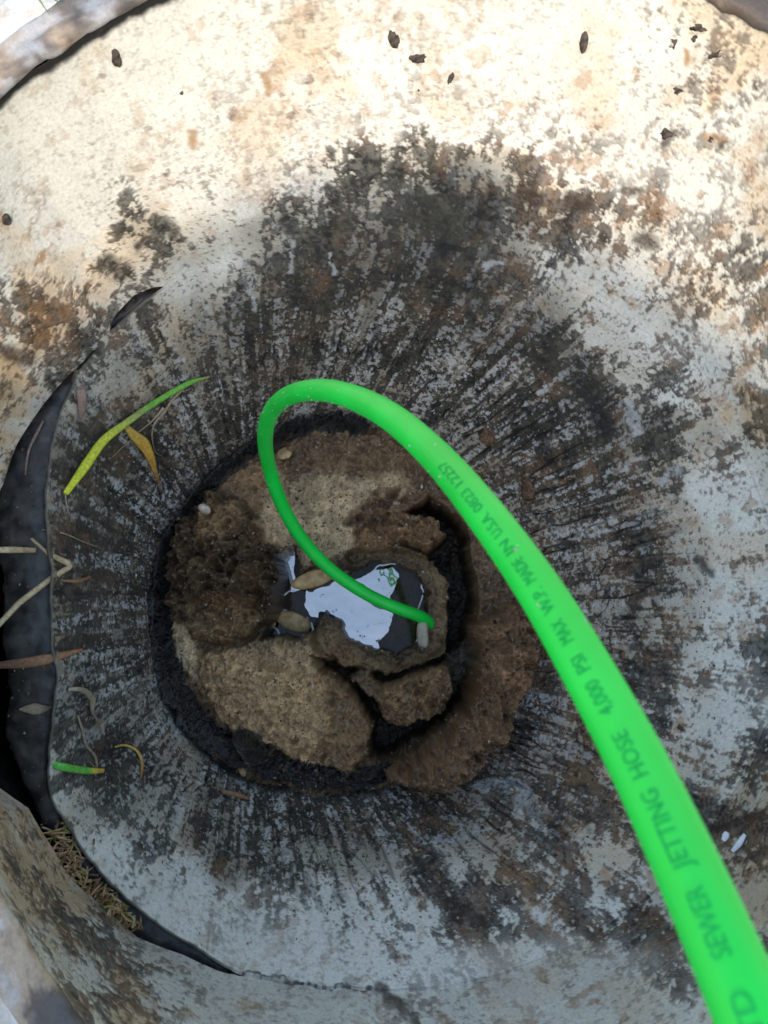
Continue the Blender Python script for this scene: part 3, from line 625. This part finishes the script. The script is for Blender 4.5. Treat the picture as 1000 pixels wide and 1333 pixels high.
bm.faces.new([bm.verts[i] for i in range(36)]); bm.faces.new([bm.verts[len(bm.verts) - 36 + i] for i in range(36)][::-1]); bm.to_mesh(o.data); bm.free()
M_speck = noisy('dried_splash', (.35, .33, .28), (.6, .62, .58), 400, .6, 0)
sv, sf, k = [], [], 0
for q in range(90):
    i_ = int(random.triangular(10, 560, 330)); a_ = random.uniform(-1.2, 1.2)
    vd = np.array([0, 0, CAM_Z]) - hp[i_]; vd -= hT[i_] * vd.dot(hT[i_]); vd /= np.linalg.norm(vd); sd_ = np.cross(hT[i_], vd)
    c0 = hp[i_] + (HR + .00005) * (math.cos(a_) * vd + math.sin(a_) * sd_); r0 = random.uniform(.0002, .0006)
    v_, f_, _ = tube([c0 - hT[i_] * r0, c0, c0 + hT[i_] * r0 * random.uniform(.6, 2)], [r0 * .3, r0, r0 * .3], 6); sv.append(v_); sf.append(f_ + k); k += len(v_)
o = raw_mesh('splash_specks', np.concatenate(sv), np.concatenate(sf), M_speck, hose); o['kind'] = 'stuff'
# printed words bent round the hose
hs = np.r_[0, np.cumsum(np.linalg.norm(np.diff(hp, axis=0), axis=1))]
hx, hy = project(hp)
def s_at(px, py): return hs[np.argmin((hx - px) ** 2 + (hy - py) ** 2)]
toc = np.array([0, 0, CAM_Z]) - hp; Nc = toc - hT * (toc * hT).sum(1)[:, None]; Nc /= np.linalg.norm(Nc, axis=1)[:, None]
Bc = np.cross(hT, Nc)                                           # sideways across the hose as seen
WORDS = [('GUARD', (1040,1490), (995,1330)), ('TD', (1010,1352), (970,1288)), ('SEWER', (950,1262), (912,1172)), ('JETTING', (902,1150), (858,1045)), ('HOSE', (850,1032), (822,972)), ('4,000', (812,948), (788,902)), ('PSI', (781,892), (767,868)), ('MAX', (758,852), (740,824)), ('W.P.', (732,812), (714,784)), ('MADE', (706,774), (686,742)), ('IN', (680,735), (671,720)), ('U.S.A.', (667,714), (647,684)), ('0823', (640,677), (621,653)), ('12257', (614,647), (590,616))]
tb = bmesh.new()
for w, p0, p1 in WORDS[1:]:
    cu = bpy.data.curves.new('tmp', 'FONT'); cu.body = w; cu.size = 1; cu.resolution_u = 3
    ob = bpy.data.objects.new('tmp', cu); col.objects.link(ob)
    dg = bpy.context.evaluated_depsgraph_get(); me = bpy.data.meshes.new_from_object(ob.evaluated_get(dg))
    bpy.data.objects.remove(ob); bpy.data.curves.remove(cu)
    b2 = bmesh.new(); b2.from_mesh(me); bpy.data.meshes.remove(me)
    bmesh.ops.triangulate(b2, faces=b2.faces[:])
    for _ in range(3):
        es = [e_ for e_ in b2.edges if e_.calc_length() > .16]
        if not es: break
        bmesh.ops.subdivide_edges(b2, edges=es, cuts=1); bmesh.ops.triangulate(b2, faces=b2.faces[:])
    co = np.array([v_.co[:] for v_ in b2.verts]); x0, x1 = co[:, 0].min(), co[:, 0].max()
    s0, s1 = s_at(*p0), s_at(*p1)
    vm = {}
    for v_, q in zip(b2.verts, co):
        s = s0 + (s1 - s0) * (q[0] - x0) / (x1 - x0)
        ang_ = .12 + (q[1] - .36) * .0064 * HK / HR
        pos = np.array([np.interp(s, hs, hp[:, k_]) for k_ in range(3)]); n_ = np.array([np.interp(s, hs, Nc[:, k_]) for k_ in range(3)]); b_ = np.array([np.interp(s, hs, Bc[:, k_]) for k_ in range(3)])
        # reading runs back down the hose, so letter tops point to the left of the picture
        vm[v_] = tb.verts.new(pos + (HR + .00018) * (math.cos(ang_) * n_ + math.sin(ang_) * b_))
    for f_ in b2.faces:
        try: tb.faces.new([vm[v_] for v_ in f_.verts])
        except ValueError: pass
    b2.free()
me = bpy.data.meshes.new('lettering'); tb.to_mesh(me); tb.free(); me.materials.append(M_ink)
o = bpy.data.objects.new('lettering', me); col.objects.link(o); parent_keep(o, hose); o['label'] = 'faded dark green lettering printed along the hose'

# ------------------------------------------------------------------ stones, clods, flakes
def stone_mesh(name, size, seed, mat, rough=.25, sub=3, power=1.0):
    bm = bmesh.new(); bmesh.ops.create_icosphere(bm, subdivisions=sub, radius=1)
    V = np.array([v_.co[:] for v_ in bm.verts])
    d = 1 + (fbm(V + seed * 7.3, 1.1, 3) - .5) * rough * 3 + (fbm(V + seed * 3.1, 5, 3) - .5) * rough
    V = np.sign(V) * np.abs(V) ** power * d[:, None] * np.array(size)
    for v_, q in zip(bm.verts, V): v_.co = q
    for f_ in bm.faces: f_.smooth = True
    me = bpy.data.meshes.new(name); bm.to_mesh(me); bm.free(); me.materials.append(mat); return me
M_stone = noisy('tan_stone', (.30, .19, .075), (.52, .37, .18), 140, .5, .5, .002, .5)
M_stone2 = noisy('pale_stone', (.38, .31, .23), (.6, .54, .45), 170, .6, .5, .002)
M_chip = noisy('grey_chip', (.26, .24, .17), (.38, .35, .27), 120, .75, .4, .002)
M_clod = noisy('brown_clod', (.07, .04, .024), (.20, .125, .08), 320, .95, 1.0, .003, .2)
M_flake = noisy('dark_flake', (.02, .016, .015), (.10, .075, .06), 260, .8, .6, .002)
def stone(name, px, py, wpx, hpx, angle, mat, label, cat, lift=.0, flat=.55, rough=.25, seed=1, power=1.0, group=None):
    loc, nor = touch(px, py)
    dist = np.linalg.norm(loc - np.array([0, 0, CAM_Z])); k = dist / F * .5
    me = stone_mesh(name, (wpx * k, hpx * k, min(wpx, hpx) * k * flat), seed, mat, rough, 3, power)
    o = bpy.data.objects.new(name, me); col.objects.link(o)
    o.location = loc + nor * (min(wpx, hpx) * k * flat * .35 + lift)
    n = Vector(nor).lerp(Vector((0, 0, 1)), .15).normalized() if nor[2] > .3 else Vector(nor)
    x = Vector((math.cos(angle), math.sin(angle), 0)); x = (x - n * x.dot(n)).normalized(); y = n.cross(x)
    from mathutils import Matrix
    o.rotation_euler = Matrix((x, y, n)).transposed().to_euler()
    tag(o, label, cat, group); return o
R_ = math.radians
stone('stone', 410, 750, 58, 22, R_(16), M_stone, 'long tan stone under the hose loop at the edge of the puddle', 'stone', .010, .6, .15, 2, .9)
stone('stone', 462, 772, 30, 16, R_(-4), M_stone, 'small brown stone half hidden beneath the hose in the puddle', 'stone', .010, .6, .15, 3)
stone('stone', 382, 808, 44, 24, R_(-22), M_stone, 'oval yellowish stone ringed with painted glints left of the puddle', 'stone', .014, .6, .12, 4, .9)
stone('stone', 351, 828, 23, 20, 0, M_stone, 'round yellowish stone furthest left from the puddle, in a ring of painted glints', 'stone', .011, .6, .12, 5)
stone('stone_chip', 551, 826, 15, 34, R_(2), M_chip, 'pale grey blocky chip standing under the end of the hose', 'stone chip', .008, .9, .10, 6, .7)
stone('pebble', 272, 645, 16, 18, R_(40), M_stone2, 'cream pebble stuck to the black seal at upper left', 'pebble', .016, .6, .25, 7)
stone('pebble', 223, 864, 11, 13, R_(20), M_stone2, 'pale pebble on the black seal at far left', 'pebble', .012, .6, .3, 8)
stone('pebble', 371, 591, 20, 18, R_(30), M_stone, 'flat tan pebble on the mud inside the top of the hose loop', 'pebble', .001, .35, .25, 9)
stone('pebble', 926, 588, 12, 13, 0, M_stone2, 'single creamy pebble clinging to the right wall', 'pebble', .0, .6, .3, 10)
stone('pebble', 395, 888, 10, 11, 0, M_stone, 'tan pebble with a twin beside it on the lower mud mound', 'pebble', .001, .6, .2, 11)
stone('pebble', 384, 887, 9, 10, 0, M_stone, 'smaller left twin of two pebbles on the lower mud mound', 'pebble', .001, .6, .2, 12)
stone('mud_clod', 688, 636, 34, 36, R_(20), M_clod, 'rough brown clod stuck to the wall just right of the hose print', 'clod', -.002, .45, .5, 13)
stone('mud_clod', 640, 566, 26, 24, R_(50), M_clod, 'dark brown clod on the wall above the hose', 'clod', -.002, .45, .5, 14)
stone('tar_lump', 330, 972, 52, 30, R_(-30), M_tar, 'black tarry lump on the lower rim of the mud floor', 'lump', .006, .6, .5, 15)
stone('wood_plug', 314, 1000, 10, 18, R_(10), M_stone, 'small orange brown wood chip beneath the black tarry lump', 'wood chip', .004, .5, .25, 16)
stone('dirt_flake', 151, 75, 10, 20, R_(-10), M_flake, 'dark pointed flake stuck near the rim at top left', 'flake', 0, .4, .3, 17)
stone('dirt_flake', 761, 53, 9, 22, R_(5), M_flake, 'dark upright flake alone on the clean wall at top right', 'flake', 0, .4, .2, 18)
stone('dirt_flake', 513, 50, 12, 17, R_(30), M_flake, 'ragged dark flake near the top centre of the wall', 'flake', 0, .35, .5, 19)
stone('dirt_flake', 545, 76, 18, 10, R_(15), M_flake, 'broad brown flake just below the top centre flake', 'flake', 0, .3, .6, 20)
stone('dirt_flake', 587, 102, 6, 15, R_(-30), M_flake, 'slanted small flake lowest of the three at top centre', 'flake', 0, .35, .5, 21)
stone('dirt_flake', 8, 286, 11, 12, R_(0), M_flake, 'small round dark flake at the far left of the sunlit wall', 'flake', 0, .4, .3, 23)

for px_, py_, w_, h_, an_, lab in ((878,50,7,15,-10,'narrow black flake at the top of the stained patch by the right rim'),(915,36,20,9,8,'widest black flake beside the right rim'),(905,48,10,7,0,'small flake under the widest one by the right rim'),(885,118,10,8,20,'rust ringed dark flake below the stained patch by the right rim'),(935,68,12,9,40,'olive crust flake in the stained patch nearest the right corner'),(870,172,18,11,10,'reddish brown flake on the sunlit wall at right'),(925,182,15,9,-15,'dark flake right of the reddish brown one'),(545,118,7,6,0,'tiny flake on the pale wall below the slanted one'),(235,118,4,12,35,'thin dark sliver on the pale wall left of centre')):
    stone('dirt_flake', px_, py_, w_, h_, R_(an_), M_flake, lab, 'flake', -.0004, .14, .8, 30 + px_ % 17)
# ------------------------------------------------------------------ grass blades, straws, leaves, roots
def two_tone(name, stops, rough=.55):
    """blade colour along its length (v of the blade's own map)"""
    m, t, b = mat_base(name)
    uv = t.nodes.new('ShaderNodeAttribute'); uv.attribute_name = 'along'
    r = t.nodes.new('ShaderNodeValToRGB'); e_ = r.color_ramp.elements
    e_[0].position, e_[0].color = stops[0][0], (*stops[0][1], 1); e_[1].position, e_[1].color = stops[-1][0], (*stops[-1][1], 1)
    for p_, c_ in stops[1:-1]:
        x = e_.new(p_); x.color = (*c_, 1)
    tc = t.nodes.new('ShaderNodeTexCoord'); n = t.nodes.new('ShaderNodeTexNoise'); n.inputs['Scale'].default_value = 350
    mr = t.nodes.new('ShaderNodeMapRange'); mr.inputs[1].default_value = .3; mr.inputs[2].default_value = .7; mr.inputs[3].default_value = .7; mr.inputs[4].default_value = 1.2
    mx = t.nodes.new('ShaderNodeMix'); mx.data_type = 'RGBA'; mx.blend_type = 'MULTIPLY'; mx.inputs[0].default_value = 1
    t.links.new(tc.outputs['Object'], n.inputs['Vector']); t.links.new(n.outputs[0], mr.inputs[0])
    t.links.new(uv.outputs['Fac'], r.inputs[0]); t.links.new(r.outputs[0], mx.inputs[6]); t.links.new(mr.outputs[0], mx.inputs[7]); t.links.new(mx.outputs[2], b.inputs['Base Color'])
    b.inputs['Roughness'].default_value = rough
    return m
def blade(name, pts, widths, mat, label, cat, lift=.003, thick=.3, n=40, group=None, lifts=None, straight=False):
    L = lifts if lifts is not None else [lift] * len(pts)
    W = [touch(x, y, l)[0] for (x, y), l in zip(pts, L)]
    p = resample(np.array(W), n) if straight else spline(W, n)
    dist = np.linalg.norm(p - np.array([0, 0, CAM_Z]), axis=1)
    w = np.interp(np.linspace(0, 1, n), np.linspace(0, 1, len(widths)), widths) * dist / F * .5
    T = np.gradient(p, axis=0); T /= np.linalg.norm(T, axis=1)[:, None]
    view = np.array([0, 0, CAM_Z]) - p; side = np.cross(T, view); side /= np.linalg.norm(side, axis=1)[:, None]; nn = np.cross(side, T)
    a = np.linspace(0, 2 * np.pi, 8, endpoint=False)
    V = p[:, None] + w[:, None, None] * (np.cos(a)[None, :, None] * side[:, None] + thick * np.sin(a)[None, :, None] * nn[:, None])
    V = V.reshape(-1, 3); Fq = grid_faces(n, 8, False)
    i = np.arange(n - 1); extra = np.stack([i * 8 + 7, (i + 1) * 8 + 7, (i + 1) * 8, i * 8], -1)
    o = raw_mesh(name, V, np.vstack([Fq, extra]), mat)
    at = o.data.attributes.new('along', 'FLOAT', 'POINT'); at.data.foreach_set('value', np.repeat(np.linspace(0, 1, n), 8).astype(np.float32))
    tag(o, label, cat, group); return o
M_blade = two_tone('yellowing_grass', [(0, (.62, .66, .03)), (.35, (.50, .56, .05)), (.50, (.24, .30, .08)), (.56, (.13, .36, .03)), (.85, (.16, .42, .04)), (.95, (.36, .27, .14)), (1, (.4, .33, .22))])
M_ochre = two_tone('ochre_leaf', [(0, (.50, .36, .07)), (.5, (.62, .36, .06)), (1, (.24, .11, .04))])
M_straw = two_tone('dry_straw', [(0, (.55, .42, .24)), (.5, (.60, .46, .26)), (1, (.42, .30, .16))])
M_twig = two_tone('brown_twig', [(0, (.22, .13, .08)), (.5, (.32, .17, .09)), (1, (.25, .11, .05))], .8)
M_root = two_tone('pale_root', [(0, (.38, .32, .22)), (.5, (.28, .22, .14)), (1, (.2, .15, .09))], .8)
M_green = two_tone('green_blade', [(0, (.10, .48, .06)), (.7, (.16, .52, .07)), (.8, (.65, .5, .06)), (1, (.55, .28, .05))])
M_bleaf = two_tone('dead_leaf', [(0, (.22, .15, .12)), (.5, (.30, .21, .17)), (1, (.16, .11, .08))], .8)
blade('grass_blade', [(71,641),(100,605),(128,570),(155,548),(195,520),(238,497),(258,491),(273,489)], [7, 12, 11, 9, 8, 7, 4, 2], M_blade, 'long grass blade going from yellow to green across the left wall', 'grass blade', lifts=[.012, .012, .009, .009, .008, .006, .004, .002])
blade('dead_leaf', [(156,548),(168,562),(180,575),(190,592),(197,612),(204,632)], [4, 12, 16, 11, 6, 1], M_ochre, 'curled ochre leaf hanging off the long grass blade', 'leaf', .006)
blade('dry_root', [(238,502),(222,520),(210,536),(200,548),(196,565),(200,585),(210,592)], [3, 3, 4, 3, 2, 1.5, 1], M_root, 'thin pale root looping beneath the long grass blade', 'root', .003)
blade('dry_root', [(212,530),(195,548),(175,565),(142,597)], [4, 2, 1.6, 1], M_root, 'straight hair thin root slanting down behind the ochre leaf', 'root', .002)
blade('straw', [(-12,717),(20,716),(49,716)], [7, 8, 6], M_straw, 'straight pale straw lying level across the black gasket', 'straw', .006)
def bent(name, pts, widths, mat, label, cat, lift):
    # one snapped stem: dense points keep the kink sharp
    q = []
    for (a_, b_) in zip(pts[:-1], pts[1:]):
        for s in (0, .1, .5, .9): q.append((a_[0] + (b_[0] - a_[0]) * s, a_[1] + (b_[1] - a_[1]) * s))
    q.append(pts[-1]); return blade(name, q, widths, mat, label, cat, lift, .8, 70, straight=True)
bent('bent_straw', [(-8,828),(77,741),(46,701)], [6, 7, 7, 7, 3], M_straw, 'snapped golden straw bent in a sharp elbow over the gasket', 'straw', .010)
blade('twig', [(12,862),(45,860),(70,857),(91,852)], [7, 12, 13, 9, 3], M_twig, 'stubby reddish brown twig lying across the gasket', 'twig', .013, .7)
blade('twig', [(68,756),(85,756),(98,756),(114,752)], [3, 3, 5, 3], M_twig, 'thin reddish twig on the wall beside the bent straw', 'twig', .003, .7)
blade('dead_leaf', [(28,922),(42,922),(55,922),(67,920)], [2, 9, 14, 13, 8, 2], M_root, 'pale scrap of leaf pasted across the black gasket', 'leaf', .003)
blade('dead_leaf', [(76,897),(95,897),(108,899),(115,912),(116,925),(122,940),(126,952)], [4, 5, 7, 8, 4, 2, 1], M_root, 'beige curled leaf strip below the twig at left', 'leaf', .004)
blade('grass_blade', [(61,991),(80,996),(105,1002),(129,1008)], [8, 9, 8, 5], M_green, 'short bright green grass blade with an orange tip', 'grass blade', .006)
blade('dead_leaf', [(97,480),(99,495),(102,510),(103,530),(100,545)], [4, 13, 12, 10, 3], M_bleaf, 'brown withered leaf wedged at the top of the black gap', 'leaf', .004)
blade('twig', [(58,548),(50,565),(40,585),(36,605),(35,620)], [3, 4, 3, 3, 2], M_bleaf, 'faint forked twig lying on the upper part of the gasket', 'twig', .003, .7)
blade('dry_root', [(98,930),(104,950),(108,970),(120,985),(122,1000),(112,990)], [2, 3, 3, 3, 3, 1], M_root, 'tangled pale root above the short green blade', 'root', .003)
blade('dry_root', [(148,975),(162,972),(175,980),(181,995),(181,1015)], [2, 3, 3, 4, 3], M_ochre, 'amber hooked root on the lower left wall', 'root', .003)
blade('dry_root', [(82,635),(85,660),(92,680)], [1.5, 2, 1], M_root, 'short root tip below the yellow end of the grass blade', 'root', .002)
blade('dry_root', [(55,690),(80,695),(105,705),(130,714)], [1.5, 1.5, 2, 1], M_root, 'hair thin root running over the wall above the straws', 'root', .002)
blade('twig', [(270,1025),(290,1033),(308,1036),(325,1042)], [3, 6, 6, 3], M_twig, 'dark red twig pressed into the chalky lower wall', 'twig', .002, .5)
blade('splinter', [(958,1111),(966,1100),(975,1088)], [4, 7, 4], M_glint_plastic, 'thin white plastic sliver right of the hose', 'sliver', .003)
blade('splinter', [(946,1096),(949,1090),(951,1085)], [5, 8, 5], M_glint_plastic, 'tiny white plastic fleck right of the hose', 'sliver', .003)
# nest of chopped dry stems in the gap, lower left
fv, ff, al, k = [], [], [], 0
NEST = spline(np.array([(72,1075,0), (88,1105,0), (108,1138,0), (130,1168,0), (150,1190,0), (166,1208,0)], float), 200)
for q in range(230):
    c0 = NEST[random.randrange(200)][:2] + rng.normal(0, 1, 2) * np.array([7, 7]); an = random.gauss(-.9, .8); L = random.uniform(8, 24)
    p = [touch(c0[0] + math.cos(an) * L * s, c0[1] - math.sin(an) * L * s, .006 + random.random() * .008)[0] for s in (-.5, 0, .5)]
    if max(abs(p[0][2] - p[1][2]), abs(p[2][2] - p[1][2])) > .03: continue
    v_, f_, _ = tube(spline(p, 5), random.uniform(.0005, .0011), 5); fv.append(v_); ff.append(f_ + k); al.append(np.full(len(v_), random.random())); k += len(v_)
M_chaff = two_tone('chopped_dry_stems', [(0, (.20, .11, .06)), (.3, (.42, .28, .12)), (.6, (.55, .36, .2)), (.85, (.45, .24, .17)), (.95, (.32, .38, .06)), (1, (.5, .42, .2))], .8)
o = raw_mesh('chaff', np.concatenate(fv), np.concatenate(ff), M_chaff)
at = o.data.attributes.new('along', 'FLOAT', 'POINT'); at.data.foreach_set('value', np.concatenate(al).astype(np.float32)); tag(o, kind='stuff')
blade('grass_blade', [(150,1192),(158,1197),(168,1203)], [6, 8, 5], M_green, 'stub of light green grass at the end of the dry chaff', 'grass blade', .012)

# ------------------------------------------------------------------ grit on the walls and mud
def scatter(name, count, picker, sizes, mat):
    ico = bmesh.new(); bmesh.ops.create_icosphere(ico, subdivisions=1, radius=1)
    IV = np.array([v_.co[:] for v_ in ico.verts]); IF = np.array([[v_.index for v_ in f_.verts] for f_ in ico.faces]); ico.free()
    pts = picker(count); n = len(pts)
    s = rng.uniform(*sizes, n) * (rng.random(n) ** 1.5 + .4)
    J = 1 + rng.normal(0, .28, (n, len(IV), 1))
    V = pts[:, None] + IV[None] * J * s[:, None, None] * rng.uniform(.6, 1.3, (n, 1, 3))
    Fc = (IF[None] + (np.arange(n) * len(IV))[:, None, None]).reshape(-1, 3)
    o = raw_mesh(name, V.reshape(-1, 3), Fc, mat, None, None, False)
    at = o.data.attributes.new('along', 'FLOAT', 'POINT'); at.data.foreach_set('value', np.repeat(rng.random(n), len(IV)).astype(np.float32))
    tag(o, kind='stuff'); return o
M_grit = two_tone('mixed_grit', [(0, (.04, .028, .02)), (.4, (.11, .075, .045)), (.75, (.20, .14, .085)), (.95, (.36, .29, .21)), (1, (.58, .54, .48))], .6)
def pick_wall(n):
    t_ = np.clip(rng.beta(1.2, 2.4, n), .02, .98); u_ = rng.random(n)
    return BASIN_P[(u_ * (NU2 - 1)).astype(int), (t_ * (NV2 - 1)).astype(int)]
scatter('wall_grit', 7000, pick_wall, (.0004, .0012), M_grit)
fl_idx = np.argwhere((d_ < lim) & (hgt > .012))
def pick_floor(n): 
    q = fl_idx[rng.integers(0, len(fl_idx), n)]; return FLOOR_P[q[:, 0], q[:, 1]]
def pick_gasket(n):
    return Gp[rng.integers(0, ng, n), rng.integers(0, ngv - 1, n)] + np.c_[rng.normal(0, .0012, (n, 2)), np.zeros(n)]
scatter('gasket_dust', 750, pick_gasket, (.0002, .0009), M_grit)
scatter('pebbles_in_mud', 170, pick_floor, (.0014, .0034), M_grit)
scatter('mud_gravel', 9000, pick_floor, (.0004, .0012), M_grit)

# ------------------------------------------------------------------ grass beyond the rim, at the top left corner
fv, ff, k = [], [], 0
for q in range(160):
    an = math.radians(random.uniform(118, 142)); R0 = random.uniform(.455, .62)
    x, y = A_TOP[0] + R0 * math.cos(an), A_TOP[1] + R0 * math.sin(an); L = random.uniform(.03, .09); d0 = random.uniform(0, 6.28)
    p = [(x, y, Z_GROUND - .005), (x + .3 * L * math.cos(d0), y + .3 * L * math.sin(d0), Z_GROUND + .5 * L), (x + .8 * L * math.cos(d0), y + .8 * L * math.sin(d0), Z_GROUND + .8 * L)]
    v_, f_, _ = tube(spline(p, 6), np.linspace(.0016, .0003, 6), 5, squash=.4); fv.append(v_); ff.append(f_ + k); k += len(v_)
M_grass = noisy('grass_green', (.04, .10, .02), (.08, .16, .04), 50, .6, 0)
o = raw_mesh('grass', np.concatenate(fv), np.concatenate(ff), M_grass); tag(o, kind='stuff')
